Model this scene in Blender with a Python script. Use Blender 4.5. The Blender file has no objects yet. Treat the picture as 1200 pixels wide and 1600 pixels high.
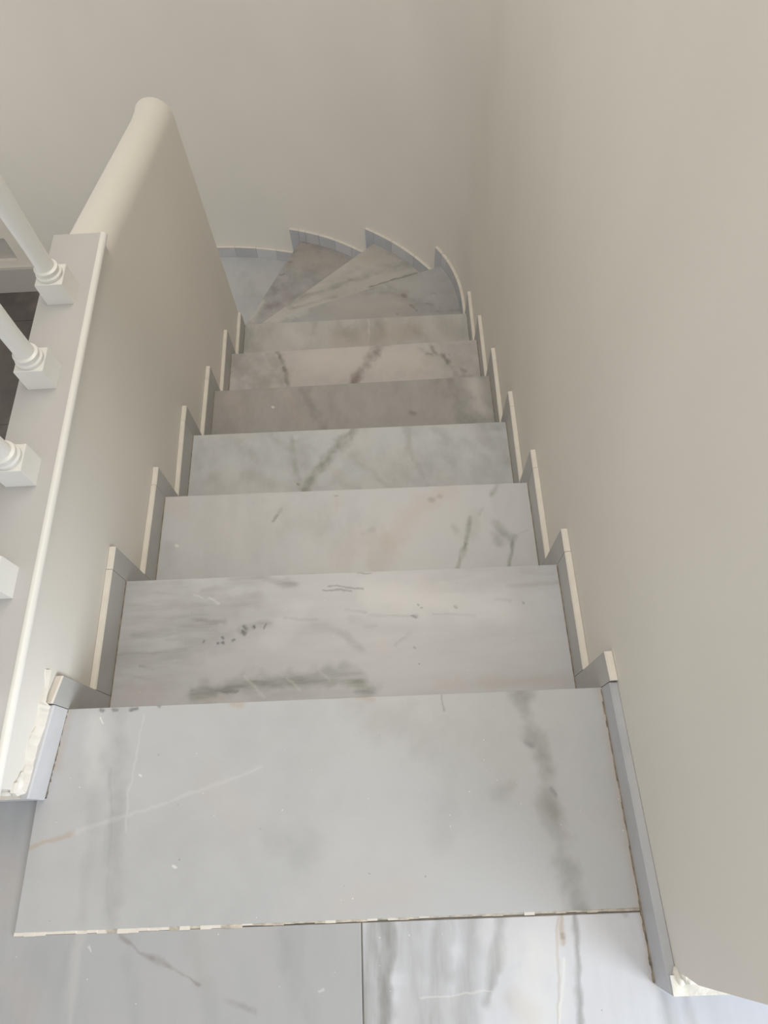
import bpy, bmesh, math, random
from mathutils import Matrix, Vector
random.seed(7)
S = bpy.context.scene
COL = S.collection

# ------------------------------------------------------------------ camera
RIGHT, DOWN, FWD = (0.99892, -0.035427, -0.030061), (-0.044825, -0.905036, -0.422966), (-0.012222, 0.423857, -0.905647)
cam = bpy.data.cameras.new("camera")
cam.sensor_fit = 'VERTICAL'
cam.sensor_height = 32.0
cam.lens = 1044.771 / 1600 * 32.0
cam.clip_start = 0.02
co = bpy.data.objects.new("camera", cam)
COL.objects.link(co)
co.matrix_world = Matrix(((RIGHT[0], -DOWN[0], -FWD[0], 0.12499), (RIGHT[1], -DOWN[1], -FWD[1], -0.21384),
                          (RIGHT[2], -DOWN[2], -FWD[2], 1.27111), (0, 0, 0, 1)))
S.camera = co
# ------------------------------------------------------------------ light and exposure
world = bpy.data.worlds.new("daylight")
S.world = world
world.use_nodes = True
bg = world.node_tree.nodes["Background"]
bg.inputs[0].default_value = (1.0, 0.985, 0.96, 1)
bg.inputs[1].default_value = 0.62


def area(name, loc, target, sx, sy, watts, colour):
    l = bpy.data.lights.new(name, 'AREA')
    l.shape = 'RECTANGLE'
    l.size, l.size_y, l.energy, l.color = sx, sy, watts, colour
    o = bpy.data.objects.new(name, l)
    COL.objects.link(o)
    o.location = loc
    o.rotation_euler = (Vector(target) - Vector(loc)).to_track_quat('-Z', 'Y').to_euler()
    return o


area("window_light", (2.6, -2.0, 0.95), (-0.5, -0.15, 0.1), 1.5, 1.8, 106, (0.86, 0.93, 1.0))
area("stairwell_fill_light", (0.0, 1.1, 2.88), (0.0, 1.1, 0.0), 1.0, 1.8, 29, (1.0, 0.935, 0.85))  # added unseen fill from above, brightens the deep treads and parapet
area("lower_hall_fill_light", (-3.3, 0.7, -0.3), (0.3, 2.6, -0.7), 1.5, 1.5, 13, (1.0, 0.97, 0.92))  # added unseen fill from the left, lifts the low back wall and winders
S.view_settings.view_transform = 'Standard'
S.view_settings.look = 'None'
S.view_settings.exposure = 0.0
S.view_settings.gamma = 1.0
S.view_settings.use_curve_mapping = False

# ------------------------------------------------------------------ marble veins and marks: kind, strength, reach, from x y, to x y (metres on the slab)
VEINS = {
 "0": [
  ("d",0.55,0.0326,0.346,0.002,0.36,-0.078),("d",0.55,0.0315,0.36,-0.078,0.379,-0.185),("d",0.55,0.0304,0.379,-0.185,0.387,-0.264),
  ("d",0.55,0.0295,0.387,-0.264,0.396,-0.347),("d",0.35,0.0105,0.349,-0.004,0.357,-0.083),("k",0.3,0.0103,0.347,-0.088,0.355,-0.094),
  ("k",0.3,0.01,0.379,-0.166,0.385,-0.177),("d",0.25,0.0156,0.278,-0.177,0.319,-0.158),("d",0.18,0.0702,0.046,-0.02,0.161,-0.07),
  ("d",0.15,0.055,-0.09,-0.218,-0.045,-0.249),("d",0.24,0.026,-0.395,-0.005,-0.386,-0.125),("d",0.24,0.0249,-0.386,-0.125,-0.376,-0.238),
  ("d",0.24,0.0239,-0.376,-0.238,-0.37,-0.346),("d",0.28,0.008,-0.403,-0.103,-0.385,-0.238),("d",0.28,0.0076,-0.385,-0.238,-0.374,-0.342),
  ("d",0.15,0.0178,-0.43,-0.113,-0.415,-0.34),("w",0.18,0.0307,-0.441,-0.024,-0.43,-0.124),("o",0.4,0.0067,-0.529,-0.233,-0.495,-0.222),
  ("o",0.4,0.0067,-0.495,-0.222,-0.456,-0.209),("w",0.13,0.0056,-0.456,-0.209,-0.415,-0.197),("w",0.13,0.0057,-0.415,-0.197,-0.339,-0.175),
  ("w",0.13,0.0057,-0.339,-0.175,-0.262,-0.151),("w",0.13,0.0057,-0.262,-0.151,-0.128,-0.114),("w",0.16,0.0036,-0.353,-0.016,-0.355,-0.061),
  ("w",0.16,0.0035,-0.355,-0.061,-0.361,-0.118),("w",0.16,0.0035,-0.361,-0.118,-0.368,-0.147),("w",0.16,0.0034,-0.368,-0.147,-0.364,-0.209),
  ("p",0.12,0.0679,-0.217,-0.142,-0.158,-0.196),("p",0.1,0.0636,0.019,-0.336,0.126,-0.303),("k",0.55,0.0048,-0.434,-0.002,-0.428,-0.004),
  ("k",0.5,0.0048,-0.412,-0.003,-0.405,-0.005),("k",0.6,0.0048,-0.38,-0.007,-0.367,-0.004),("k",0.5,0.006,-0.326,0.004,-0.322,0.001),
  ("o",0.4,0.0108,-0.19,0.003,-0.173,-0),("o",0.4,0.0107,0.041,0.001,0.076,-0.003),("w",0.7,0.0036,-0.432,-0.015,-0.427,-0.025),
  ("w",0.7,0.0044,-0.271,-0.265,-0.268,-0.267),("w",0.6,0.0035,-0.348,-0.116,-0.346,-0.118),("d",0.12,0.039,0.204,-0.126,0.185,-0.228),
  ("k",0.3,0.0032,0.06,-0.284,0.062,-0.286),("k",0.3,0.0035,0.202,0.014,0.204,-0.025),("o",0.22,0.0183,0.497,-0.004,0.498,-0.137),
  ("o",0.22,0.0175,0.498,-0.137,0.499,-0.268),("o",0.22,0.0168,0.499,-0.268,0.498,-0.348),("o",0.22,0.0143,-0.494,-0.001,-0.499,-0.1),
 ],
 "1": [
  ("d",0.55,0.0193,-0.25,0.312,-0.18,0.309),("d",0.55,0.0192,-0.18,0.309,-0.106,0.294),("d",0.42,0.0163,-0.43,0.286,-0.355,0.278),
  ("d",0.42,0.0162,-0.355,0.278,-0.296,0.275),("d",0.35,0.0163,-0.316,0.285,-0.254,0.295),("d",0.35,0.0163,-0.254,0.295,-0.19,0.301),
  ("d",0.28,0.0205,-0.285,0.255,-0.215,0.256),("b",0.4,0.0116,-0.336,0.221,-0.299,0.215),("b",0.4,0.0116,-0.299,0.215,-0.263,0.212),
  ("d",0.3,0.0145,-0.455,0.21,-0.348,0.203),("d",0.38,0.0173,-0.462,0.189,-0.361,0.187),("d",0.38,0.0173,-0.361,0.187,-0.28,0.191),
  ("d",0.4,0.0115,-0.389,0.176,-0.279,0.174),("d",0.38,0.0143,-0.495,0.143,-0.414,0.148),("d",0.38,0.0143,-0.414,0.148,-0.344,0.154),
  ("d",0.45,0.0155,-0.443,0.117,-0.38,0.113),("d",0.22,0.014,-0.496,0.1,-0.38,0.087),("d",0.34,0.132,-0.481,0.284,-0.335,0.21),
  ("d",0.26,0.0993,-0.484,0.137,-0.369,0.118),("d",0.3,0.0351,-0.339,0.254,-0.193,0.255),("d",0.28,0.029,-0.452,0.23,-0.29,0.193),
  ("g",0.7,0.0332,-0.322,0.058,-0.26,0.061),("g",0.7,0.0333,-0.26,0.061,-0.208,0.071),("g",0.7,0.0333,-0.208,0.071,-0.115,0.077),
  ("g",0.7,0.0332,-0.115,0.077,0.009,0.077),("g",0.7,0.0331,0.009,0.077,0.036,0.071),("g",0.7,0.0329,0.036,0.071,0.055,0.043),
  ("g",0.3,0.0097,-0.184,0.075,-0.088,0.076),("g",0.3,0.0097,-0.088,0.076,-0.005,0.078),("k",0.35,0.0083,-0.253,0.058,-0.222,0.057),
  ("g",0.22,0.0329,-0.183,0.049,0.036,0.04),("k",0.6,0.0072,-0.217,0.199,-0.213,0.194),("k",0.7,0.0057,-0.196,0.196,-0.193,0.193),
  ("k",0.65,0.0072,-0.218,0.186,-0.214,0.182),("k",0.6,0.005,-0.264,0.173,-0.263,0.172),("k",0.6,0.0043,-0.274,0.162,-0.272,0.162),
  ("k",0.6,0.0043,-0.264,0.163,-0.261,0.163),("k",0.55,0.0043,-0.24,0.168,-0.237,0.17),("k",0.5,0.0043,-0.17,0.191,-0.167,0.201),
  ("k",0.5,0.0043,-0.305,0.165,-0.303,0.168),("d",0.4,0.0144,-0.226,0.19,-0.19,0.2),("d",0.4,0.0144,-0.19,0.2,-0.162,0.202),
  ("d",0.32,0.0058,-0.126,0.215,-0.051,0.209),("d",0.28,0.0186,-0.054,0.2,-0.008,0.182),("d",0.28,0.0184,-0.008,0.182,0.024,0.156),
  ("d",0.28,0.0183,0.024,0.156,0.046,0.14),("k",0.42,0.0051,-0.04,0.276,0.026,0.271),("k",0.42,0.0044,-0.028,0.283,0.051,0.276),
  ("k",0.4,0.0037,0.041,0.314,0.072,0.311),("k",0.3,0.0044,-0.048,0.32,-0.018,0.318),("d",0.3,0.0058,0.011,0.227,0.058,0.222),
  ("d",0.25,0.0057,0.064,0.214,0.168,0.208),("k",0.45,0.0043,0.156,0.21,0.165,0.205),("d",0.4,0.005,0.206,0.209,0.3,0.201),
  ("d",0.28,0.0171,0.025,0.201,0.07,0.195),("d",0.3,0.0084,0.119,0.142,0.151,0.164),("d",0.32,0.0144,0.379,0.269,0.432,0.267),
  ("d",0.32,0.0144,0.432,0.267,0.494,0.267),("d",0.25,0.0174,0.416,0.3,0.488,0.287),("d",0.28,0.0086,0.346,0.236,0.38,0.233),
  ("d",0.15,0.087,0.245,0.289,0.463,0.279),("k",0.4,0.0043,0.171,0.235,0.173,0.233),("k",0.4,0.0043,0.179,0.225,0.182,0.225),
  ("k",0.35,0.0043,0.256,0.225,0.258,0.223),("k",0.4,0.0043,0.407,0.229,0.408,0.227),("k",0.3,0.0042,0.16,0.136,0.161,0.135),
  ("w",0.25,0.0044,-0.336,0.28,-0.315,0.273),("w",0.3,0.0044,-0.299,0.269,-0.277,0.256),("w",0.18,0.0055,-0.209,0.088,-0.165,0.041),
  ("w",0.18,0.0041,-0.118,0.08,-0.091,0.052),("w",0.14,0.0041,-0.046,0.088,-0.026,0.071),("p",0.16,0.0557,-0.46,0.06,-0.405,0.065),
  ("p",0.14,0.0341,0.214,0.055,0.255,0.054),("o",0.14,0.0271,0.296,0.055,0.473,0.053),("o",0.2,0.011,-0.307,0.05,-0.252,0.045),
  ("w",0.22,0.0575,0.069,0.259,0.354,0.216),("w",0.18,0.0431,-0.16,0.166,-0.091,0.236),
 ],
 "2": [
  ("k",0.35,0.0069,-0.196,0.536,-0.186,0.552),("d",0.3,0.0087,-0.191,0.545,-0.174,0.573),("p",0.22,0.046,-0.478,0.607,-0.438,0.596),
  ("d",0.15,0.0343,-0.476,0.484,-0.45,0.446),("p",0.25,0.0588,0.261,0.596,0.189,0.545),("p",0.25,0.0579,0.189,0.545,0.117,0.465),
  ("o",0.16,0.0604,0.1,0.457,0.073,0.404),("p",0.14,0.0674,0.032,0.46,0.006,0.425),("g",0.75,0.0149,0.289,0.38,0.306,0.42),
  ("g",0.75,0.015,0.306,0.42,0.315,0.446),("g",0.55,0.0101,0.315,0.446,0.326,0.482),("g",0.55,0.0102,0.326,0.482,0.335,0.523),
  ("g",0.65,0.0083,0.416,0.377,0.431,0.423),("g",0.65,0.0083,0.431,0.423,0.439,0.462),("g",0.45,0.0236,0.394,0.501,0.413,0.474),
  ("g",0.45,0.0235,0.413,0.474,0.437,0.462),("g",0.3,0.0268,0.396,0.47,0.401,0.442),("g",0.5,0.0104,0.396,0.587,0.406,0.598),
  ("g",0.5,0.0104,0.406,0.598,0.42,0.619),("g",0.4,0.0085,0.361,0.529,0.368,0.548),("d",0.2,0.005,0.439,0.466,0.483,0.48),
  ("d",0.28,0.017,0.043,0.489,0.067,0.499),("k",0.28,0.0121,0.229,0.582,0.236,0.579),("k",0.22,0.0121,0.254,0.59,0.257,0.588),
  ("d",0.2,0.0203,0.285,0.499,0.296,0.488),("d",0.16,0.0339,0.352,0.537,0.328,0.464),("d",0.14,0.1206,-0.104,0.541,-0.001,0.517),
  ("w",0.7,0.006,-0.45,0.477,-0.446,0.475),("d",0.2,0.0138,-0.049,0.546,-0.035,0.507),("p",0.18,0.0174,-0.028,0.598,-0.025,0.556),
  ("k",0.3,0.0053,-0.032,0.603,-0.026,0.604),
 ],
 "3": [
  ("d",0.62,0.0345,0.015,0.93,-0.032,0.869),("d",0.62,0.0341,-0.032,0.869,-0.08,0.81),("d",0.62,0.0336,-0.08,0.81,-0.137,0.723),
  ("d",0.38,0.0223,-0.186,0.918,-0.181,0.852),("d",0.38,0.022,-0.181,0.852,-0.163,0.778),("d",0.38,0.0217,-0.163,0.778,-0.151,0.728),
  ("d",0.22,0.0483,-0.153,0.892,-0.136,0.799),("d",0.22,0.0476,-0.136,0.799,-0.131,0.743),("d",0.24,0.0285,-0.246,0.923,-0.181,0.856),
  ("d",0.2,0.0324,-0.347,0.898,-0.297,0.83),("d",0.24,0.0358,-0.317,0.793,-0.257,0.745),("d",0.18,0.0397,-0.419,0.78,-0.37,0.726),
  ("d",0.2,0.0285,-0.47,0.909,-0.472,0.816),("d",0.32,0.0242,0.184,0.928,0.194,0.839),("d",0.32,0.0238,0.194,0.839,0.208,0.781),
  ("d",0.32,0.0235,0.208,0.781,0.232,0.718),("d",0.28,0.0321,0.28,0.909,0.321,0.853),("d",0.28,0.0358,0.014,0.828,0.056,0.778),
  ("d",0.28,0.0353,0.056,0.778,0.11,0.724),("d",0.2,0.0431,0.299,0.808,0.386,0.723),("d",0.2,0.0317,0.35,0.865,0.422,0.792),
  ("d",0.28,0.0403,0.411,0.923,0.475,0.91),("d",0.2,0.0514,0.449,0.86,0.481,0.789),("p",0.15,0.0198,-0.052,0.783,-0.023,0.759),
  ("k",0.4,0.0059,-0.159,0.744,-0.157,0.742),("d",0.16,0.1176,0.026,0.768,0.418,0.748),("d",0.2,0.0392,-0.043,0.749,0.025,0.713),
 ],
 "4": [
  ("d",0.25,0.6858,-0.482,1.151,0.501,1.151),("d",0.5,0.0645,-0.176,1.214,-0.138,1.132),("d",0.5,0.0635,-0.138,1.132,-0.101,1.055),
  ("p",0.28,0.0277,-0.238,1.209,-0.206,1.136),("p",0.28,0.0273,-0.206,1.136,-0.178,1.08),("p",0.2,0.0556,-0.451,1.204,-0.39,1.146),
  ("d",0.5,0.087,0.325,1.244,0.369,1.158),("d",0.5,0.0855,0.369,1.158,0.407,1.048),("w",0.3,0.0499,0.439,1.223,0.455,1.099),
  ("d",0.3,0.0114,0.404,1.239,0.411,1.142),("d",0.3,0.0112,0.411,1.142,0.416,1.048),("k",0.3,0.018,0.209,1.099,0.218,1.096),
  ("d",0.2,0.0909,0.162,1.225,0.313,1.067),("w",0.6,0.0069,-0.287,1.151,-0.282,1.148),("d",0.2,0.0546,-0.466,1.083,-0.385,1.06),
  ("d",0.15,0.0318,-0.341,1.089,-0.317,1.062),("d",0.18,0.1147,-0.024,1.126,0.116,1.228),("p",0.14,0.0232,-0.115,1.224,-0.069,1.227),
 ],
 "5": [
  ("g",0.36,0.1555,-0.463,1.517,-0.38,1.417),("g",0.3,0.0671,-0.332,1.509,-0.295,1.394),("g",0.6,0.0182,-0.313,1.54,-0.293,1.491),
  ("g",0.6,0.0181,-0.293,1.491,-0.276,1.443),("g",0.6,0.0179,-0.276,1.443,-0.261,1.367),("g",0.35,0.0208,-0.351,1.53,-0.328,1.446),
  ("g",0.35,0.0205,-0.328,1.446,-0.29,1.381),("k",0.35,0.0129,-0.284,1.456,-0.276,1.443),("k",0.3,0.0104,-0.307,1.521,-0.301,1.508),
  ("b",0.85,0.0337,0.128,1.569,0.063,1.476),("b",0.85,0.0332,0.063,1.476,-0.013,1.359),("g",0.25,0.1523,0.378,1.499,0.469,1.369),
  ("g",0.4,0.0232,0.268,1.519,0.305,1.491),("k",0.4,0.018,0.316,1.529,0.326,1.496),("k",0.35,0.018,0.295,1.495,0.308,1.491),
  ("g",0.65,0.023,0.352,1.488,0.379,1.442),("k",0.35,0.0153,0.359,1.481,0.374,1.452),("g",0.45,0.0253,0.376,1.439,0.412,1.378),
  ("k",0.3,0.0177,0.427,1.411,0.439,1.401),("g",0.4,0.0201,0.399,1.379,0.47,1.375),("k",0.3,0.0077,0.382,1.483,0.384,1.48),
  ("p",0.22,0.2303,-0.138,1.45,0.22,1.429),("w",0.22,0.1544,-0.138,1.482,0.274,1.474),("g",0.3,0.0155,0.351,1.546,0.362,1.494),
 ],
 "6": [
  ("b",0.26,0.0515,-0.075,1.805,-0.058,1.768),("d",0.28,0.0288,-0.184,1.837,-0.186,1.783),("d",0.28,0.0691,-0.49,1.856,-0.466,1.71),
  ("d",0.2,0.0867,-0.449,1.835,-0.361,1.793),("b",0.22,0.0457,0.092,1.82,0.113,1.764),("b",0.2,0.0566,0.24,1.793,0.297,1.71),
  ("d",0.2,0.034,0.061,1.75,0.08,1.713),("d",0.2,0.0851,0.384,1.82,0.463,1.743),("o",0.18,0.142,-0.047,1.738,0.239,1.775),
  ("g",0.18,0.0571,0.012,1.825,-0.018,1.737),("w",0.15,0.0687,-0.304,1.79,-0.245,1.733),("w",0.25,0.0057,0.053,1.855,0.058,1.718),
 ],
 "7": [
  ("d",0.34,0.057,0.055,2.192,0.165,2.168),("d",0.34,0.0567,0.165,2.168,0.257,2.121),("d",0.34,0.0563,0.257,2.121,0.342,2.071),
  ("k",0.35,0.0189,0.227,2.144,0.239,2.135),("k",0.28,0.0124,0.264,2.076,0.291,2.042),("k",0.25,0.0125,0.337,2.084,0.367,2.07),
  ("d",0.4,0.0185,0.389,2.028,0.507,2.033),("d",0.3,0.0253,0.148,2.219,0.215,2.157),("p",0.22,0.1564,-0.058,2.084,0.192,2.061),
  ("d",0.18,0.1257,0.421,2.218,0.444,2.093),("k",0.3,0.0093,0.181,2.025,0.187,2.021),("d",0.25,0.0157,-0.324,2.061,-0.261,2.061),
  ("d",0.3,0.0126,-0.38,2.072,-0.34,2.078),("d",0.25,0.062,0.317,2.061,0.438,2.021),("w",0.3,0.0502,-0.401,2.038,-0.277,2.07),
  ("k",0.2,0.0094,0.366,2.147,0.385,2.146),
 ],
 "8": [
  ("d",0.5,0.0305,-0.421,2.261,-0.314,2.324),("d",0.5,0.0307,-0.314,2.324,-0.127,2.388),("d",0.5,0.0309,-0.127,2.388,0,2.438),
  ("d",0.38,0.0272,-0.374,2.28,-0.206,2.366),("d",0.38,0.0274,-0.206,2.366,-0.069,2.415),("d",0.38,0.0275,-0.069,2.415,0.059,2.461),
  ("d",0.38,0.0378,-0.069,2.406,0.059,2.47),("d",0.38,0.0379,0.059,2.47,0.185,2.503),("d",0.38,0.0381,0.185,2.503,0.291,2.547),
  ("k",0.45,0.0119,0.06,2.38,0.188,2.417),("k",0.45,0.012,0.188,2.417,0.317,2.463),("d",0.28,0.0691,0.14,2.502,0.279,2.516),  # the k pair is a dark line along the back of the tread
  ("d",0.4,0.0237,-0.36,2.257,-0.205,2.3),("d",0.4,0.0237,-0.205,2.3,-0.127,2.325),("o",0.16,0.1049,0.038,2.578,0.144,2.618),
  ("d",0.2,0.0483,-0.137,2.429,0.002,2.511),("d",0.22,0.0348,0.179,2.616,0.28,2.548),
 ],
 "9": [
  ("d",0.4,0.0342,-0.351,2.926,-0.373,2.876),("d",0.4,0.034,-0.373,2.876,-0.394,2.807),("k",0.25,0.015,-0.408,2.768,-0.397,2.772),
  ("k",0.35,0.0149,-0.45,2.677,-0.435,2.685),("d",0.4,0.066,-0.484,2.596,-0.511,2.522),("d",0.28,0.0516,-0.39,2.658,-0.374,2.57),
  ("d",0.28,0.0512,-0.374,2.57,-0.351,2.54),("b",0.4,0.0506,-0.514,2.429,-0.465,2.444),("b",0.2,0.0728,-0.424,2.55,-0.401,2.478),
  ("d",0.25,0.0739,-0.302,2.711,-0.228,2.609),("o",0.2,0.1871,-0.304,2.811,-0.154,2.751),("d",0.22,0.0602,-0.229,2.882,-0.079,2.806),
  ("k",0.28,0.0152,-0.32,2.919,-0.294,2.907),("w",0.3,0.0361,-0.612,2.362,-0.546,2.487),("d",0.2,0.0868,-0.567,2.395,-0.517,2.485),
  ("d",0.2,0.0375,-0.399,2.878,-0.413,2.669),
 ],
 "10": [
  ("d",0.22,0.055,-0.688,2.813,-0.662,2.77),("d",0.15,0.1017,-0.722,2.867,-0.634,2.658),("d",0.12,0.1588,-0.645,2.914,-0.527,2.906),
 ],
 "A": [
  ("b",0.42,0.0063,-0.352,-0.365,-0.319,-0.384),("b",0.42,0.0063,-0.319,-0.384,-0.268,-0.407),("b",0.42,0.0062,-0.268,-0.407,-0.217,-0.43),
  ("b",0.28,0.0061,-0.174,-0.452,-0.123,-0.47),("w",0.12,0.0124,-0.421,-0.367,-0.414,-0.478),("p",0.2,0.0153,-0.562,-0.299,-0.548,-0.303),
  ("p",0.15,0.0332,-0.572,-0.251,-0.544,-0.28),("d",0.12,0.0308,-0.232,-0.373,-0.192,-0.484),("d",0.12,0.0246,-0.086,-0.36,-0.042,-0.481),
  ("d",0.1,0.0619,-0.477,-0.409,-0.427,-0.461),("w",0.4,0.0032,-0.401,-0.377,-0.396,-0.384),("d",0.12,0.0205,-0.333,-0.396,-0.313,-0.481),
  ("w",0.35,0.003,-0.023,-0.45,-0.016,-0.447),("p",0.14,0.0412,-0.515,-0.425,-0.488,-0.459),
 ],
 "B": [
  ("d",0.75,0.035,0.088,-0.357,0.081,-0.426),("d",0.75,0.0341,0.081,-0.426,0.075,-0.492),("d",0.6,0.0448,0.061,-0.356,0.052,-0.491),
  ("d",0.5,0.039,0.175,-0.359,0.166,-0.429),("d",0.5,0.038,0.166,-0.429,0.16,-0.494),("d",0.42,0.0609,0.123,-0.358,0.126,-0.494),
  ("d",0.5,0.0185,0.271,-0.358,0.259,-0.414),("d",0.5,0.0181,0.259,-0.414,0.239,-0.472),("d",0.4,0.0364,0.222,-0.361,0.203,-0.496),
  ("d",0.55,0.0092,0.395,-0.356,0.389,-0.418),("d",0.55,0.0089,0.389,-0.418,0.379,-0.501),("o",0.5,0.0051,0.372,-0.355,0.369,-0.396),
  ("w",0.5,0.004,0.368,-0.418,0.354,-0.468),("w",0.5,0.0039,0.354,-0.468,0.346,-0.5),("o",0.35,0.003,0.367,-0.357,0.344,-0.5),
  ("k",0.3,0.0041,0.371,-0.382,0.371,-0.387),("d",0.32,0.0215,0.511,-0.469,0.513,-0.505),("d",0.25,0.0156,0.549,-0.475,0.549,-0.506),
  ("w",0.3,0.003,0.138,-0.461,0.178,-0.458),("w",0.3,0.003,0.178,-0.458,0.249,-0.456),("o",0.2,0.0296,0.278,-0.465,0.304,-0.491),
  ("o",0.22,0.0142,0.5,-0.356,0.5,-0.422),("o",0.22,0.0139,0.5,-0.422,0.503,-0.46),("k",0.2,0.0062,0.472,-0.355,0.475,-0.36),
  ("w",0.3,0.0597,0.314,-0.416,0.313,-0.499),
 ],
}

# ------------------------------------------------------------------ materials
def lin(c):
    return tuple((v / 12.92 if v <= 0.04045 else ((v + 0.055) / 1.055) ** 2.4) for v in [x / 255 for x in c]) + (1,)


class NT:
    def __init__(self, tree):
        self.t = tree

    def n(self, kind, **kw):
        nd = self.t.nodes.new(kind)
        for k, v in kw.items():
            setattr(nd, k, v)
        return nd

    def put(self, sock, v):
        if hasattr(v, "is_linked"):
            self.t.links.new(v, sock)
        else:
            sock.default_value = v

    def m(self, op, a, b=0.0, c=None, clamp=False):
        nd = self.n('ShaderNodeMath', operation=op, use_clamp=clamp)
        self.put(nd.inputs[0], a)
        self.put(nd.inputs[1], b)
        if c is not None:
            self.put(nd.inputs[2], c)
        return nd.outputs[0]

    def v(self, op, a, b=None, scale=None):
        nd = self.n('ShaderNodeVectorMath', operation=op)
        self.put(nd.inputs[0], a)
        if b is not None:
            self.put(nd.inputs[1], b)
        if scale is not None:
            self.put(nd.inputs['Scale'], scale)
        return nd.outputs['Value'] if op in ('DOT_PRODUCT', 'LENGTH') else nd.outputs[0]

    def noise(self, vec, scale, detail=3.0, rough=0.55, col=False):
        nd = self.n('ShaderNodeTexNoise')
        self.put(nd.inputs['Vector'], vec)
        nd.inputs['Scale'].default_value = scale
        nd.inputs['Detail'].default_value = detail
        nd.inputs['Roughness'].default_value = rough
        return nd.outputs['Color' if col else 'Fac']

    def mr(self, v, a, b, c=0.0, d=1.0, smooth=False):
        nd = self.n('ShaderNodeMapRange')
        if smooth:
            nd.interpolation_type = 'SMOOTHSTEP'
        self.put(nd.inputs[0], v)
        for i, x in enumerate((a, b, c, d)):
            nd.inputs[i + 1].default_value = x
        return nd.outputs[0]

    def mix(self, f, a, b):
        nd = self.n('ShaderNodeMix', data_type='RGBA')
        self.put(nd.inputs[0], f)
        self.put(nd.inputs[6], a)
        self.put(nd.inputs[7], b)
        return nd.outputs[2]


def make_vein_group():
    g = bpy.data.node_groups.new("vein", 'ShaderNodeTree')
    for nm, kind in (("P", 'NodeSocketVector'), ("A", 'NodeSocketVector'), ("BA", 'NodeSocketVector'),
                     ("Inv", 'NodeSocketFloat'), ("W", 'NodeSocketFloat'), ("S", 'NodeSocketFloat'), ("Acc", 'NodeSocketFloat'), ("N", 'NodeSocketFloat')):
        g.interface.new_socket(nm, in_out='INPUT', socket_type=kind)
    g.interface.new_socket("Fac", in_out='OUTPUT', socket_type='NodeSocketFloat')
    t = NT(g)
    i = t.n('NodeGroupInput').outputs
    pin = t.v('ADD', i[0], t.v('SCALE', i[0], scale=t.m('MULTIPLY', i[6], 1e-7)))      # keeps the veins in sequence
    pa = t.v('SUBTRACT', pin, i[1])
    k = t.m('MULTIPLY', t.v('DOT_PRODUCT', pa, i[2]), i[3], clamp=True)
    d = t.v('LENGTH', t.v('SUBTRACT', pa, t.v('SCALE', i[2], scale=k)))
    f = t.m('SUBTRACT', 1.0, t.m('DIVIDE', d, t.m('MULTIPLY', i[4], i[7])), clamp=True)
    f = t.m('MULTIPLY', t.mr(f, 0, 1, 0, 1, True), i[5])
    t.t.links.new(t.m('MAXIMUM', f, i[6]), t.n('NodeGroupOutput').inputs[0])
    return g


VG = make_vein_group()
ALB = 0.88
VCOL = {"d": lin((128, 127, 123)), "g": lin((112, 116, 107)), "k": lin((62, 62, 60)), "w": lin((238, 237, 232)),
        "p": lin((196, 172, 160)), "b": lin((118, 102, 98)), "o": lin((176, 150, 118))}


def principled(name):
    m = bpy.data.materials.new(name)
    m.use_nodes = True
    t = NT(m.node_tree)
    return m, t, m.node_tree.nodes["Principled BSDF"]


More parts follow.
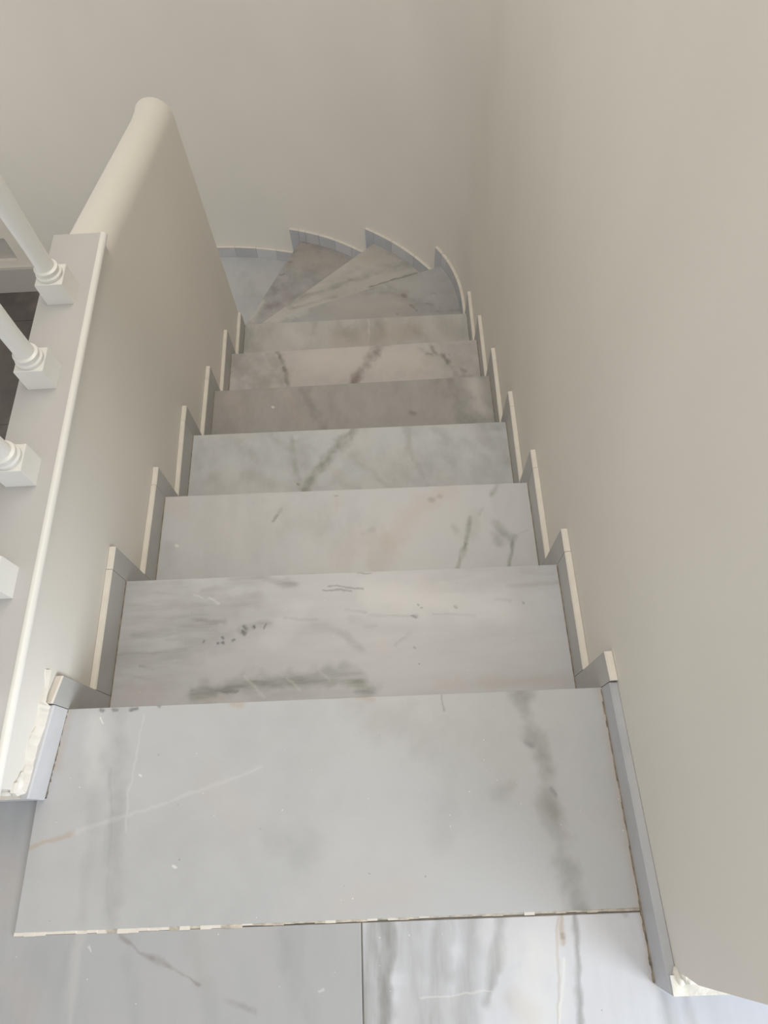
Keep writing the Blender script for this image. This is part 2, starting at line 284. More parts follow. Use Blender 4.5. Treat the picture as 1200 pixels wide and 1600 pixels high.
def marble(name, base, veins=(), cloud=0.25, z=0.0, stretch=(1, 1, 1), rough=0.38, warp=0.02, seed=0.0, pits=0.0, brk=0.75):
    """White marble: cloudy grey ground, then each vein as a soft wandering line or blot."""
    m, t, b = principled(name)
    pos = t.n('ShaderNodeNewGeometry').outputs['Position']
    sp = t.v('ADD', pos, (seed * 3.1, seed * 1.7, seed))
    st = t.v('MULTIPLY', sp, stretch)
    c1 = t.noise(st, 3.2, 4, 0.6)
    c2 = t.noise(st, 11.0, 5, 0.65)
    cl = t.mr(t.m('ADD', t.m('MULTIPLY', c1, 0.6), t.m('MULTIPLY', c2, 0.4)), 0.42, 0.66, 0, 1, True)
    base = tuple(x * k for x, k in zip(lin(base)[:3], (ALB * .985, ALB, ALB * 1.055))) + (1,)
    dk = tuple(x * 0.72 for x in base[:3]) + (1,)
    col = t.mix(t.m('MULTIPLY', cl, cloud), base, dk)
    warm = t.mr(t.noise(sp, 4.5, 2), 0.5, 0.75, 0, 0.12)
    col = t.mix(warm, col, lin((205, 190, 176)))
    if veins:
        wv = t.v('SUBTRACT', t.noise(sp, 9.0, 4, 0.6, True), (0.5, 0.5, 0.5))
        wf = t.v('SUBTRACT', t.noise(sp, 60.0, 3, 0.6, True), (0.5, 0.5, 0.5))
        wp = t.v('ADD', t.v('ADD', t.v('MULTIPLY', wv, (warp * 1.6, warp * 1.6, 0)), t.v('MULTIPLY', wf, (warp * .5, warp * .5, 0))), pos)
        flat = t.v('MULTIPLY', wp, (1, 1, 0))
        bk = t.mr(t.noise(t.v('MULTIPLY', sp, stretch), 19.0, 3, 0.55), 0.36, 0.62, 1 - brk, 1.12)
        nw = t.mr(t.noise(sp, 19.0, 2, 0.5), 0.3, 0.7, 0.45, 1.5)
        for kind in "pogdbwk":
            acc = None
            for (kd, s, w, x0, y0, x1, y1) in veins:
                if kd != kind:
                    continue
                g = t.n('ShaderNodeGroup', node_tree=VG)
                dx, dy = x1 - x0, y1 - y0
                t.put(g.inputs[0], flat)
                g.inputs[1].default_value = (x0, y0, 0)
                g.inputs[2].default_value = (dx, dy, 0)
                g.inputs[3].default_value = 1.0 / max(1e-9, dx * dx + dy * dy)
                g.inputs[4].default_value = w
                g.inputs[5].default_value = s
                g.inputs[6].default_value = 0.0
                t.put(g.inputs[7], nw)
                if acc is not None:
                    t.put(g.inputs[6], acc)
                acc = g.outputs[0]
            if acc is None:
                continue
            if kind in "gdb":
                acc = t.m('MULTIPLY', acc, bk)
            col = t.mix(acc, col, VCOL[kind])
    if pits:                       # worn pits: few larger dark ones, many tiny pale and dark ones
        for sc, rad, keep, tone, amt in ((24, .045, .72, (120, 118, 112), pits), (58, .075, .62, (236, 235, 230), pits), (47, .06, .66, (136, 133, 126), pits)):
            vo = t.n('ShaderNodeTexVoronoi')
            t.put(vo.inputs['Vector'], t.v('ADD', sp, (sc * .13, 0, 0)))
            vo.inputs['Scale'].default_value = sc
            sep = t.n('ShaderNodeSeparateColor')
            t.put(sep.inputs[0], vo.outputs['Color'])
            size = t.m('MULTIPLY', sep.outputs[1], rad)
            spot = t.m('MULTIPLY', t.m('LESS_THAN', vo.outputs['Distance'], size), t.m('GREATER_THAN', sep.outputs[0], keep))
            col = t.mix(t.m('MULTIPLY', spot, amt), col, lin(tone))
    t.put(b.inputs['Base Color'], col)
    b.inputs['Roughness'].default_value = rough
    bp = t.n('ShaderNodeBump')
    bp.inputs['Strength'].default_value = 0.05
    bp.inputs['Distance'].default_value = 0.002
    t.put(bp.inputs['Height'], t.noise(sp, 90, 2))
    t.put(b.inputs['Normal'], bp.outputs[0])
    return m


def paint(name, c, var=0.04, rough=0.55, bump=0.12, scale=2.2):
    m, t, b = principled(name)
    pos = t.n('ShaderNodeNewGeometry').outputs['Position']
    c = lin(c)
    c2 = tuple(x * (1 - var * 2) for x in c[:3]) + (1,)
    col = t.mix(t.mr(t.noise(pos, scale, 4), 0.35, 0.65), c, c2)
    t.put(b.inputs['Base Color'], col)
    b.inputs['Roughness'].default_value = rough
    bp = t.n('ShaderNodeBump')
    bp.inputs['Strength'].default_value = bump
    bp.inputs['Distance'].default_value = 0.003
    t.put(bp.inputs['Height'], t.noise(pos, 45, 3))
    t.put(b.inputs['Normal'], bp.outputs[0])
    return m


M_WALL = paint("cream_wall_paint", (228, 224, 216), 0.02)
M_CEIL = paint("white_ceiling_paint", (238, 236, 230), 0.02)
M_CREAM = paint("cream_paint_edge", (230, 224, 214), 0.03, 0.6, 0.3, 30)
M_PLASTER = paint("white_plaster", (240, 237, 228), 0.08, 0.7, 0.8, 40)
M_WHITE = paint("white_gloss_paint", (232, 231, 226), 0.02, 0.32, 0.05)
M_LEDGE = paint("white_ledge_paint", (196, 194, 192), 0.03, 0.4, 0.08)
M_GROUT = paint("dirty_grout", (158, 146, 128), 0.25, 0.9, 0.5, 60)
M_GROUT2 = paint("pale_dirty_grout", (212, 204, 190), 0.18, 0.9, 0.5, 60)
M_MORTAR = paint("grey_mortar", (150, 147, 140), 0.15, 0.9, 0.5, 40)
M_SKIRT = [marble("skirting_marble_%d" % i, c, (), 0.45, 0, (1, 1, 1), 0.4, seed=i + 20) for i, c in
           enumerate(((207, 206, 204), (199, 200, 200), (214, 213, 211)))]
M_SKIRT_STAIR = marble("stair_skirting_marble", (196, 194, 187), (), 0.35, seed=31)
M_DARK = marble("dark_floor_stone", (104, 98, 92), (), 0.8, seed=40, rough=0.45)
M_DARKGROUT = paint("dark_floor_grout", (140, 134, 124), 0.15, 0.9, 0.3, 30)
M_CAB = paint("white_panel_paint", (226, 221, 210), 0.03, 0.4, 0.05)
M_CAB_SHADE = paint("panel_shade_grey", (188, 184, 178), 0.03, 0.4, 0.05)  # the white cabinet's shade in recesses and on the plinth, painted as grey

# ground tone, cloudiness, stretch of the clouding, warp for each slab
TONE = {"0": ((200, 200, 197), .30, (1, 1, 1), .014), "1": ((208, 207, 205), .35, (.45, 2.6, 1), .016),
        "2": ((214, 213, 209), .30, (1.6, .8, 1), .012), "3": ((212, 213, 209), .50, (1.5, 1.2, 1), .022),
        "4": ((187, 183, 177), .40, (1.5, .8, 1), .018), "5": ((214, 208, 202), .30, (1, 1, 1), .022),
        "6": ((210, 207, 199), .45, (1.4, .7, 1), .02), "7": ((194, 192, 187), .50, (.8, 1.4, 1), .02),
        "8": ((206, 201, 191), .40, (.8, 1.4, 1), .02), "9": ((190, 186, 180), .70, (1, 1, 1), .03),
        "10": ((207, 207, 204), .40, (1, 1, 1), .02), "A": ((187, 187, 185), .35, (2.2, .6, 1), .014),
        "B": ((226, 227, 228), .30, (2.6, .5, 1), .012)}
MARB = {}
for i, (k, (c, cl, st, wp)) in enumerate(TONE.items()):
    MARB[k] = marble("marble_slab_" + k, c, VEINS.get(k, ()), cl, 0, st, 0.36, wp, seed=i + 1, pits=0.6 if k in "01AB" else 0.0,
                     brk=0.35 if k == 'B' else 0.62)


# ------------------------------------------------------------------ building helpers
def link(name, me, mat, parent=None, mats=None):
    o = bpy.data.objects.new(name, me)
    for mm in (mats or [mat]):
        me.materials.append(mm)
    COL.objects.link(o)
    if parent is not None:
        o.parent = parent
        o.matrix_parent_inverse = Matrix.Translation(-base_of(parent))
    return o


BASES = {}


def base_of(o):
    return BASES.get(o.name, Vector((0, 0, 0)))


def empty(name, loc, label, cat, group=None):
    o = bpy.data.objects.new(name, None)
    o.empty_display_size = 0.1
    COL.objects.link(o)
    o.location = loc
    BASES[o.name] = Vector(loc)
    o["label"], o["category"] = label, cat
    if group:
        o["group"] = group
    return o


def structure(o):
    o["kind"] = "structure"
    return o


def bm_mesh(name, bm, smooth=False):
    bmesh.ops.recalc_face_normals(bm, faces=bm.faces[:])
    me = bpy.data.meshes.new(name)
    bm.to_mesh(me)
    bm.free()
    if smooth:
        for p in me.polygons:
            p.use_smooth = True
        me.set_sharp_from_angle(angle=math.radians(35))
    return me


def prism_bm(poly, z0, z1, ch=0.0, bm=None):
    """A slab with outline poly (x, y) between z0 and z1; ch eases the top arris."""
    bm = bm or bmesh.new()
    n = len(poly)
    cx = sum(p[0] for p in poly) / n
    cy = sum(p[1] for p in poly) / n
    rings = [[bm.verts.new((x, y, z0)) for x, y in poly]]
    if ch:
        rings.append([bm.verts.new((x, y, z1 - ch)) for x, y in poly])
        top = []
        for x, y in poly:
            d = math.hypot(x - cx, y - cy) or 1
            top.append(bm.verts.new((x - (x - cx) / d * ch, y - (y - cy) / d * ch, z1)))
        rings.append(top)
    else:
        rings.append([bm.verts.new((x, y, z1)) for x, y in poly])
    for a, b in zip(rings[:-1], rings[1:]):
        for i in range(n):
            bm.faces.new((a[i], a[(i + 1) % n], b[(i + 1) % n], b[i]))
    bm.faces.new(rings[0][::-1])
    bm.faces.new(rings[-1])
    return bm


def prism(name, poly, z0, z1, mat, parent=None, ch=0.0, mats=None, topmat=None):
    me = bm_mesh(name, prism_bm(poly, z0, z1, ch))
    o = link(name, me, mat, parent, mats)
    if topmat is not None:
        for p in me.polygons:
            if p.normal.z > 0.6:
                p.material_index = topmat
    return o


def box_poly(x0, x1, y0, y1):
    return [(x0, y0), (x1, y0), (x1, y1), (x0, y1)]


def lathe_bm(prof, cx, cy, seg=24, bm=None):
    bm = bm or bmesh.new()
    rings = []
    for r, z in prof:
        rings.append([bm.verts.new((cx + r * math.cos(2 * math.pi * i / seg), cy + r * math.sin(2 * math.pi * i / seg), z)) for i in range(seg)])
    for a, b in zip(rings[:-1], rings[1:]):
        for i in range(seg):
            bm.faces.new((a[i], a[(i + 1) % seg], b[(i + 1) % seg], b[i]))
    bm.faces.new(rings[0][::-1])
    bm.faces.new(rings[-1])
    return bm


def loft(rings, closed_ends=True, bm=None):
    bm = bm or bmesh.new()
    rs = [[bm.verts.new(v) for v in r] for r in rings]
    n = len(rs[0])
    for a, b in zip(rs[:-1], rs[1:]):
        for i in range(n):
            bm.faces.new((a[i], a[(i + 1) % n], b[(i + 1) % n], b[i]))
    if closed_ends:
        bm.faces.new(rs[0][::-1])
        bm.faces.new(rs[-1])
    return bm


# ------------------------------------------------------------------ plan of the stair (metres; landing at z = 0, +y goes down the stair)
H = 0.18                       # riser
ZF = -11 * H                   # lower floor
NOSE = [(.0037, .0029), (.3187, .3131), (.6257, .6190), (.9338, .9304), (1.2321, 1.2424), (1.5417, 1.554), (1.8489, 1.8502)]   # nosing y at left, right
SK = 0.0764                    # skirting height
TH = 0.014                     # skirting thickness
BAND = 0.055                   # skirting band that runs down each riser


def xin(y):                    # inner face of the skirting, half width
    return 0.4972 + 0.0014 * max(y, 0)


def xin_r(y):
    return xin(y) if y >= 0 else 0.4972 - 0.0128 * y


def xin_l(y):
    return xin(y) if y >= 0 else 0.4985 - 0.095 * y


ARC_PTS = [(.4995, 1.90), (.499, 2.03), (.487, 2.145), (.450, 2.272), (.385, 2.392), (.297, 2.504), (.198, 2.606), (.082, 2.697), (-.034, 2.777),
           (-.141, 2.846), (-.262, 2.902), (-.40, 2.950), (-.55, 2.987), (-.70, 3.014), (-.85, 3.026), (-1.0, 3.030), (-1.2, 3.030), (-1.5, 3.030)]


def catmull(pts, k=8):
    out = []
    P = [pts[0]] + pts + [pts[-1]]
    for i in range(1, len(P) - 2):
        p0, p1, p2, p3 = P[i - 1:i + 3]
        for j in range(k):
            u = j / k
            out.append(tuple(0.5 * ((2 * p1[c]) + (-p0[c] + p2[c]) * u + (2 * p0[c] - 5 * p1[c] + 4 * p2[c] - p3[c]) * u * u
                                    + (-p0[c] + 3 * p1[c] - 3 * p2[c] + p3[c]) * u ** 3) for c in (0, 1)))
    out.append(pts[-1])
    return out


ARC = catmull(ARC_PTS)
for _ in range(12):            # fair the curve
    ARC = [ARC[0]] + [tuple((ARC[i - 1][c] + 2 * ARC[i][c] + ARC[i + 1][c]) / 4 for c in (0, 1)) for i in range(1, len(ARC) - 1)] + [ARC[-1]]
SLEN = [0.0]
for a, b in zip(ARC[:-1], ARC[1:]):
    SLEN.append(SLEN[-1] + math.hypot(b[0] - a[0], b[1] - a[1]))


def arc_at(s, off=0.0):
    i = max(1, next((k for k, v in enumerate(SLEN) if v >= s), len(SLEN) - 1))
    a, b = ARC[i - 1], ARC[i]
    u = (s - SLEN[i - 1]) / (SLEN[i] - SLEN[i - 1])
    j0, j1 = max(0, i - 2), min(len(ARC) - 1, i + 1)
    tx, ty = ARC[j1][0] - ARC[j0][0], ARC[j1][1] - ARC[j0][1]
    l = math.hypot(tx, ty)
    return (a[0] + (b[0] - a[0]) * u + ty / l * off, a[1] + (b[1] - a[1]) * u - tx / l * off)


def s_of(x, y):
    i = min(range(len(ARC)), key=lambda k: (ARC[k][0] - x) ** 2 + (ARC[k][1] - y) ** 2)
    best = min(((SLEN[max(0, i - 1)] + (SLEN[min(len(ARC) - 1, i + 1)] - SLEN[max(0, i - 1)]) * q / 40) for q in range(41)),
               key=lambda s: (arc_at(s)[0] - x) ** 2 + (arc_at(s)[1] - y) ** 2)
    return best


# winder nosings: inner end, outer end on the curved wall
WN = {7: ((-.500, 1.998), (.402, 2.3115)), 8: ((-.500, 2.175), (.064, 2.655)), 9: ((-.640, 2.318), (-.352, 2.925)), 10: ((-.83, 2.40), (-1.05, 3.03))}
SN = {k: s_of(*WN[k][1]) for k in WN}

# ------------------------------------------------------------------ walls
XW = [(-.425, xin_r(-.425) + TH), (0, xin(0) + TH), (1.0, xin(1) + TH), (1.92, .4995 + TH)]
# the landing end of this wall leans and bellies a little near the floor
bm = bmesh.new()
rows = [(ZF - .02, -.424), (0.0, -.424), (.11, -.4262), (.15, -.4287), (.247, -.4196), (.37, -.408), (.8, -.40), (2.9, -.39)]
rings = []
for z, ye in rows:
    inner = [(xin_r(ye) + TH, ye, z)] + [(x, y, z) for y, x in XW[1:]]
    rings.append(inner + [(.78, 1.92, z), (.78, ye + .01, z), (xin_r(ye) + TH + .06, ye - .004, z)])
loft(rings, True, bm)
wall_right = structure(link("wall_right", bm_mesh("wall_right", bm), M_WALL))

sm = [SLEN[-1] * i / 70 for i in range(71)]
inner = [(.4995 + TH, 1.92)] + [arc_at(s, TH) for s in sm[1:]] + [(-2.4, 3.044), (-3.6, 3.044)]
outer = [(.78, 1.92), (.78, 3.3), (-3.6, 3.3)]
bm = bmesh.new()
ring = inner + outer[::-1]
n = len(ring)
lo = [bm.verts.new((x, y, ZF - .02)) for x, y in ring]
hi = [bm.verts.new((x, y, 2.9)) for x, y in ring]
for i in range(n):
    f = bm.faces.new((lo[i], lo[(i + 1) % n], hi[(i + 1) % n], hi[i]))
    f.smooth = i < len(inner) - 1
bm.faces.new(hi)
bm.faces.new(lo[::-1])
me = bm_mesh("wall_back", bm)
me.set_sharp_from_angle(angle=math.radians(30))
wall_back = structure(link("wall_back", me, M_WALL))

structure(prism("ceiling", box_poly(-3.6, .78, -1.9, 3.3), 2.902, 3.0, M_CEIL))

# low wall on the left: straight under the ledge, then a round-topped parapet falling with the stair
bm = bmesh.new()
XL = -.611
ring0, ring1 = [], []
NA = 14
rings = []


def parapet_ring(y, xr, xl, crest):
    r = (xr - xl) / 2
    xc = (xr + xl) / 2
    pts = [(xr, y, ZF - .02)]
    for i in range(NA + 1):
        a = math.pi * i / NA
        pts.append((xc + r * math.cos(a), y, crest - .062 + .062 * math.sin(a)))
    pts.append((xl, y, ZF - .02))
    return pts


def flat_ring(y, xr, xl):
    r, xc = (xr - xl) / 2, (xr + xl) / 2
    pts = [(xr, y, ZF - .02)]
    for i in range(NA + 1):
        a = math.pi * i / NA
        pts.append((xc + r * max(-1, min(1, 1.6 * math.cos(a))), y, .165 - .004 * (1 - min(1, 1.6 * math.sin(a) + .2))))
    pts.append((xl, y, ZF - .02))
    return pts


for y in (-.139, -.05, 0.0, .5, 1.029):
    rings.append(flat_ring(y, -xin_l(y) - TH, XL))
for y in (1.031, 1.2, 1.4, 1.6, 1.74):
    rings.append(parapet_ring(y, -xin(y) - TH, -.622 - .002 * (y - 1), .172 - .262 * (y - 1.03)))
for i in range(0, 8):
    a = math.pi / 2 * i / 7
    y = 1.825 + .062 * math.sin(a)
    q = 1 - math.cos(a)
    rings.append(parapet_ring(y, -xin(y) - TH - .014 * q, -.626 - .022 * math.sin(a) + .014 * q, .172 - .255 * (y - 1.03) - .022 * q))
loft(rings, True, bm)
wl = bm_mesh("wall_left", bm)
for p in wl.polygons:
    p.use_smooth = p.center.y > 1.04 and abs(p.normal.z) > 0.02 or p.center.y > 1.72
wl.set_sharp_from_angle(angle=math.radians(35))
wall_left = structure(link("wall_left", wl, M_WALL))

# ------------------------------------------------------------------ floors
floor = structure(prism("floor", [(-1.7, -1.9), (1.9, -1.9), (1.9, -.30), (.70, -.30), (.70, -.10), (-.60, -.10), (-.60, -.145), (-1.7, -.145)], -.16, -.0065, M_MORTAR))
G = .0011


def tile(poly, m, z=-.004, parent=floor, h=.012, name="tile"):
    return prism(name, poly, z - h, z, m, parent, .0012)


tile([(-1.12, -.96), (.0445 - G, -.96), (.0445 - G, -.357), (-.5290, -.357), (-.5290, -.150), (-1.12, -.150)], MARB["A"])
tile([(.0445 + G, -.96), (1.24, -.96), (1.24, -.43), (.5095, -.43), (.5095, -.357), (.0445 + G, -.357)], MARB["B"])
for r in range(2):
    for c in range(5):
        x0 = -1.7 + c * .62 + .05 * r
        tile(box_poly(x0, x0 + .617, -1.567 + r * .0 - .6 * 0 if r == 0 else -1.85, -.9635 if r == 0 else -1.5705), MARB["A" if (c + r) % 2 else "B"])
tile(box_poly(-1.7, -1.1235, -.96, -.150), MARB["A"])

floor_low = structure(prism("floor", [(-3.6, 1.0), (-.80, 1.0), (-.80, 2.36), (-1.05, 3.04), (-3.6, 3.04)], ZF - .12, ZF - .004, M_DARKGROUT))
ys = [1.20, 1.9815, 2.757, 3.044]
for r in range(3):
    for c in range(4):
        x0 = -3.46 + c * .70
        x1 = x0 + .697
        y0, y1 = ys[r] + .0015, ys[r + 1] - .0015
        if c == 3:
            if r == 2:
                x1 = -1.07
            else:
                x1 = -.86
        tile(box_poly(x0, x1, y0, y1), M_DARK, ZF, floor_low, .004)

# ------------------------------------------------------------------ the staircase
stair = empty("staircase", (0, 1.5, ZF), "white marble staircase with straight treads above fanning winder steps turning left", "staircase")
slab = prism("landing_slab", [(-.528, -.3535), (.5085, -.3505), (.5085, .0029), (-.5105, .0037), (-.512, -.150), (-.528, -.150)], -.03, 0.0, MARB["0"], stair, .0018)
slab["label"] = "large pale landing slab with chipped front edge"
for k in range(1, 7):
    (l0, r0), (l1, r1) = NOSE[k - 1], NOSE[k]
    prism("tread", [(-xin(l1) - .011, l0 - .03), (xin(r1) + .011, r0 - .03), (xin(r1) + .011, r1), (-xin(l1) - .011, l1)], -k * H - .03, -k * H, MARB[str(k)], stair, .0026)


def back_off(a, b, d):
    dx, dy = b[0] - a[0], b[1] - a[1]
    l = math.hypot(dx, dy)
    return (a[0] + dy / l * d, a[1] - dx / l * d), (b[0] + dy / l * d, b[1] - dx / l * d)


def arc_run(s0, s1, off, n=14):
    return [arc_at(s0 + (s1 - s0) * i / n, off) for i in range(n + 1)]


prism("tread", [(-.50, 1.815), (.5095, 1.815)] + arc_run(0.02, SN[7], .009) + [WN[7][0]], -7 * H - .03, -7 * H, MARB["7"], stair, .0032)
prev = {8: [(-.50, 1.965)], 9: [(-.50, 2.14), (-.50, 2.175)], 10: [(-.63, 2.29)]}
for k in (8, 9, 10):
    a, b = WN[k - 1]
    (_, b2) = back_off(a, b, .03)
    prism("tread", prev[k] + arc_run(s_of(*b2), SN[k], .009) + [WN[k][0]], -k * H - .03, -k * H, MARB[str(k)], stair, .0032)
# risers under each nosing
for k in range(0, 7):
    l, r = NOSE[k]
    prism("riser", [(-xin(l) - .011, l - .035), (xin(r) + .011, r - .035), (xin(r) + .011, r - .018), (-xin(l) - .011, l - .018)], -(k + 1) * H, -k * H - .03, M_SKIRT_STAIR, stair)
for k in (7, 8, 9, 10):
    a, b = back_off(*WN[k], .018)
    c, d = back_off(*WN[k], .035)
    prism("riser", [c, d, b, a], -(k + 1) * H, -k * H - .03, M_SKIRT_STAIR, stair)
prism("newel_core", [(-.66, 1.91), (-.515, 1.91), (-.515, 2.15), (-.65, 2.30), (-.80, 2.38), (-.80, 1.91)], ZF, -1.66, M_WALL, stair)
# grout squeezed out along the front and side of the landing slab
bm = bmesh.new()
N = 60
for i in range(N):
    x0, x1 = -.528 + 1.027 * i / N, -.528 + 1.027 * (i + 1) / N
    w = (.0035 + .003 * random.random()) if i < 22 else (.002 + .0022 * random.random())
    yy = -.3535 + .003 * (i / N)
    prism_bm(box_poly(x0, x1, yy - w, yy + .001), -.01, -.0008 - .002 * random.random(), 0, bm)
me = bm_mesh("grout_line", bm)
g = link("grout_line", me, None, stair, [M_CREAM, M_GROUT2])
for p in me.polygons:
    if random.random() < min(.9, max(0.05, (p.center.x + .34) * 3)):
        p.material_index = 1
bm = bmesh.new()
for i in range(40):
    y0, y1 = -.452 + .452 * i / 40, -.452 + .452 * (i + 1) / 40
    w = .0012 + .0022 * random.random()
    x = xin_r((y0 + y1) / 2)
    prism_bm(box_poly(x - w, x + .001, y0, y1), -.01, .0008, 0, bm)
for i in range(30):
    y0, y1 = -.148 + .15 * i / 30, -.148 + .15 * (i + 1) / 30
    w = .001 + .002 * random.random()
    x = -xin_l((y0 + y1) / 2)
    prism_bm(box_poly(x - .001, x + w, y0, y1), -.01, .0008, 0, bm)
for k in range(1, 7):
    for sgn, q in ((-1, 0), (1, 1)):
        y0, y1 = NOSE[k - 1][q], NOSE[k][q] - .002
        x = xin(y1)
        prism_bm(box_poly(min(sgn * x, sgn * (x - .0022)), max(sgn * x, sgn * (x - .0022)), y0, y1), -k * H - .005, -k * H + .0008, 0, bm)
g2 = link("grout_line", bm_mesh("grout_line", bm), M_GROUT, stair)
g2["label"] = "brownish dirty grout"
g2["kind"] = "stuff"
g["kind"] = "stuff"

# ------------------------------------------------------------------ skirting
base_r = structure(bpy.data.objects.new("baseboard_right", None))
base_l = structure(bpy.data.objects.new("baseboard_left", None))
base_b = structure(bpy.data.objects.new("baseboard_back", None))
for o in (base_r, base_l, base_b):
    o.empty_display_size = .1
    COL.objects.link(o)
    BASES[o.name] = Vector((0, 0, 0))


def skirt(parent, sgn, y0, y1, z0, z1, m, fx, z1b=None, cream=True):
    """one skirting tile against a straight wall: inner face at fx(y); painted on top; z1b = height at its far end"""
    z1b = z1 if z1b is None else z1b
    bm = bmesh.new()
    vs = []
    for y, zt in ((y0, z1), (y1, z1b)):
        xi, xo = sgn * fx(y), sgn * (fx(y) + TH - .0006)
        vs.append([bm.verts.new((xi, y, z0)), bm.verts.new((xi, y, zt - .003)), bm.verts.new((sgn * (fx(y) + .0025), y, zt)), bm.verts.new((xo, y, zt)), bm.verts.new((xo, y, z0))])
    a, b = vs
    for i in range(5):
        f = bm.faces.new((a[i], a[(i + 1) % 5], b[(i + 1) % 5], b[i]))
        f.material_index = 1 if cream and i in (1, 2) else 0
    bm.faces.new(a[::-1])
    bm.faces.new(b)
    return link("skirting_tile", bm_mesh("skirting_tile", bm), None, parent, [m, M_CREAM])


hs = [0.0636, .080, .084, .088, .088, .083, .080]
for sgn, par, q in ((1, base_r, 1), (-1, base_l, 0)):
    fx = xin_r if sgn > 0 else xin_l
    for k in range(0, 7):
        yk = NOSE[k][q]
        s = hs[k] - (.012 if (sgn < 0 and k in (2, 4)) else 0)
        if k == 0:
            y0 = -.4535 if sgn > 0 else -.152
            sa = .058
            skirt(par, sgn, y0, yk - .001, .0006, .066 if sgn > 0 else sa, M_SKIRT[1] if sgn > 0 else M_SKIRT[2], fx, .054, False)
        else:
            m = M_SKIRT_STAIR
            skirt(par, sgn, NOSE[k - 1][q] + BAND, yk - .0006, -k * H + .0006, -k * H + SK, m, fx, -k * H + s)
        if sgn < 0 and k == 6:
            continue
        s_end = s if k else (.056 if sgn > 0 else .040)
        skirt(par, sgn, yk + .0006, yk + BAND - .001, -(k + 1) * H + .0006, -k * H + s - .001, M_SKIRT_STAIR, fx, -k * H + s_end)
# landing returns of the skirting round the ends of both walls
prism("skirting_tile", box_poly(-.62, -.5145, -.1525, -.1395), -.003, .056, None, base_l, 0, [M_SKIRT[1], M_CREAM], 1)
prism("skirting_tile", box_poly(.505, .78, -.456, -.430), -.003, .072, None, base_r, 0, [M_SKIRT[1], M_PLASTER], 1)


def arc_tile(s0, s1, z0, z1, m, z1b=None):
    z1b = z1 if z1b is None else z1b
    n = max(3, int((s1 - s0) / .02))
    rings = []
    for i in range(n + 1):
        s = s0 + (s1 - s0) * i / n
        zt = z1 + (z1b - z1) * i / n
        a, a2, b = arc_at(s), arc_at(s, .0025), arc_at(s, TH - .0006)
        rings.append([(*a, z0), (*a, zt - .003), (*a2, zt), (*b, zt), (*b, z0)])
    me = bm_mesh("skirting_tile", loft(rings))
    o = link("skirting_tile", me, None, base_b, [m, M_CREAM])
    for p in me.polygons:
        if p.normal.z > .3:
            p.material_index = 1
    return o


JOINTS = {7: [(.484, 2.16), (.446, 2.285)], 8: [(.298, 2.503), (.184, 2.617)], 9: [(-.04, 2.78), (-.136, 2.843), (-.23, 2.89), (-.307, 2.92)],
          10: [(-.51, 2.976), (-.636, 3.004), (-.766, 3.02), (-.90, 3.028)]}
start = NOSE[6][1] + BAND - 1.90 + .004
idx = 0
for k in (7, 8, 9, 10):
    cuts = [start] + [s_of(*j) for j in JOINTS[k]] + [SN[k]]
    for a, b in zip(cuts[:-1], cuts[1:]):
        arc_tile(a + .0007, b - .0007, -k * H + .0006, -k * H + SK, M_SKIRT[(1, 0, 2, 1, 0)[idx % 5]])
        idx += 1
    arc_tile(SN[k] + .0007, SN[k] + BAND, -(k + 1) * H + .0006, -k * H + SK, M_SKIRT[1])
    start = SN[k] + BAND

# plaster smears above the left landing skirting and in the corners
rings = []
N = 40
for i in range(N + 1):
    y = -.144 + .206 * i / N
    xw = -xin_l(min(y, .0)) - TH if y < .004 else -xin(y) - TH
    zt = .078 + .004 * math.sin(i * .5) + .002 * random.random() + (.010 if i < 4 else 0)
    zb = .054 if y < .004 else .068
    pr = .0045 + .0015 * math.sin(i * .35) + .0012 * random.random() if y < .004 else .0025
    rings.append([(xw - .002, y, zb), (xw + pr + .003, y, zb), (xw + pr, y, (zb + zt) / 2), (xw + pr * .5, y, zt - .002), (xw - .002, y, zt)])
link("plaster_smear", bm_mesh("plaster_smear", loft(rings), False), M_CREAM, wall_left)["label"] = "cream plaster smear above skirting"


def lumps(name, spots, parent, m):
    bm = bmesh.new()
    for (x, y, z, rx, ry, rz) in spots:
        r = bmesh.ops.create_icosphere(bm, subdivisions=2, radius=1.0)
        for v in r["verts"]:
            j = 1 + .25 * (random.random() - .5)
            v.co = Vector((x + v.co.x * rx * j, y + v.co.y * ry * j, z + v.co.z * rz * j))
    return link(name, bm_mesh(name, bm, True), m, parent)


lumps("plaster_lump", [(-.532, -.140, .060, .014, .008, .012), (-.55, -.141, .060, .02, .006, .008), (-.523, -.125, .075, .006, .016, .010), (-.59, -.141, .06, .02, .006, .007)],
      wall_left, M_PLASTER)
lumps("plaster_lump", [(.520, -.432, .068, .009, .014, .009), (.516, -.445, .060, .008, .008, .010), (.535, -.432, .074, .016, .010, .007), (.522, -.416, .080, .005, .022, .010)],
      wall_right, M_PLASTER)

# ------------------------------------------------------------------ ledge, balusters, handrail
ledge = empty("ledge", (-.556, .43, .165), "white painted ledge capping the low wall under the balusters", "ledge")
prism("ledge_top", box_poly(-.6165, -.5085, -.166, 1.0315), .1652, .182, M_LEDGE, ledge, .003)
rings = []
for y in (-.166, 1.0315):
    rings.append([(-.5085, y, .1655)] + [(-.5055 + .0085 * math.cos(a), y, .1742 + .0085 * math.sin(a)) for a in [math.radians(d) for d in range(-80, 111, 19)]] + [(-.5085, y, .1825)])
me = bm_mesh("edge_bead", loft(rings), False)
link("edge_bead", me, M_WHITE, ledge)

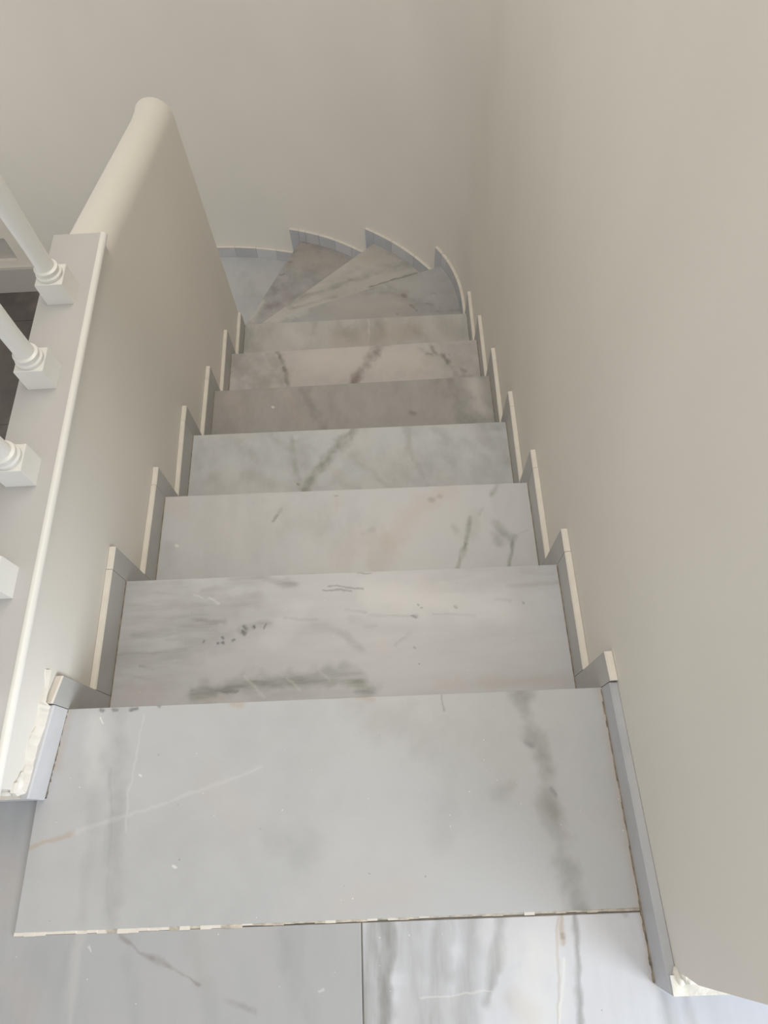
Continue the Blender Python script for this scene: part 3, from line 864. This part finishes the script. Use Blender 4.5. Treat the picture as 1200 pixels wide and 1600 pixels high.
rail = empty("balustrade", (-.5645, .41, .182), "white turned balusters standing in a row on the ledge", "balustrade")
BX = -.5645
for yb in (-.028, .1915, .4105, .630, .849):
    prof = [(.0245, .238), (.027, .242), (.027, .2475), (.0235, .2505), (.0235, .2535), (.0245, .2555), (.0245, .2605), (.0195, .2635), (.0185, .275), (.0185, .32), (.0205, .40), (.0225, .47),
            (.0225, .52), (.0205, .60), (.0185, .68), (.0185, .76), (.0235, .775), (.0235, .785)]
    b = link("baluster", bm_mesh("baluster", lathe_bm(prof[7:], BX, yb, 28), True), M_WHITE, rail)
    c = link("collar", bm_mesh("collar", lathe_bm(prof[:8], BX, yb, 28), True), M_WHITE, b)
    q = .0285
    d = prism("plinth_block", box_poly(BX - q, BX + q, yb - q, yb + q), .1822, .240, M_WHITE, b, .0015)
    prism("top_block", box_poly(BX - q, BX + q, yb - q, yb + q), .785, .85, M_WHITE, b, 0)
rings = []
for y in (-.17, 1.06):
    rings.append([(BX + .038 * math.cos(a), y, .878 + .03 * math.sin(a)) for a in [2 * math.pi * i / 16 for i in range(16)]])
link("handrail", bm_mesh("handrail", loft(rings), True), M_WHITE, rail)

# ------------------------------------------------------------------ panelled cabinet on the lower floor
cab = empty("panelled_cabinet", (-2.6, 3.0, ZF), "white panelled cabinet on a plinth above dark tiles, seen past the balusters", "cabinet")
CXR = -2.006


def frame_panel(bm, x0, x1, z0, z1, yf, depth):
    pass


def cell(bm, x0, x1, z0, z1, y0=3.012, y1=3.043):
    prism_bm(box_poly(x0, x1, y0, y1), z0, z1, 0, bm)


bm = bmesh.new()
zb, zt = -1.788, -.62
px0, px1 = -3.1, -2.10
cell(bm, px1, CXR, zb, zt)
cell(bm, -3.2, px0, zb, zt)
for a, b in ((zb, -1.735), (-1.563, -1.525), (-1.20, -1.12), (-.70, zt)):
    cell(bm, px0, px1, a, b)
link("body", bm_mesh("body", bm), M_CAB, cab)
for a, b in ((-1.735, -1.563), (-1.525, -1.20), (-1.12, -.70)):
    bm = bmesh.new()
    cell(bm, px0, px1, a, b, 3.034, 3.043)
    link("recessed_panel", bm_mesh("recessed_panel", bm), M_CAB_SHADE, cab)
prism("plinth", box_poly(-3.2, CXR + .006, 2.995, 3.043), ZF + .0005, -1.789, M_CAB_SHADE, cab, .002)
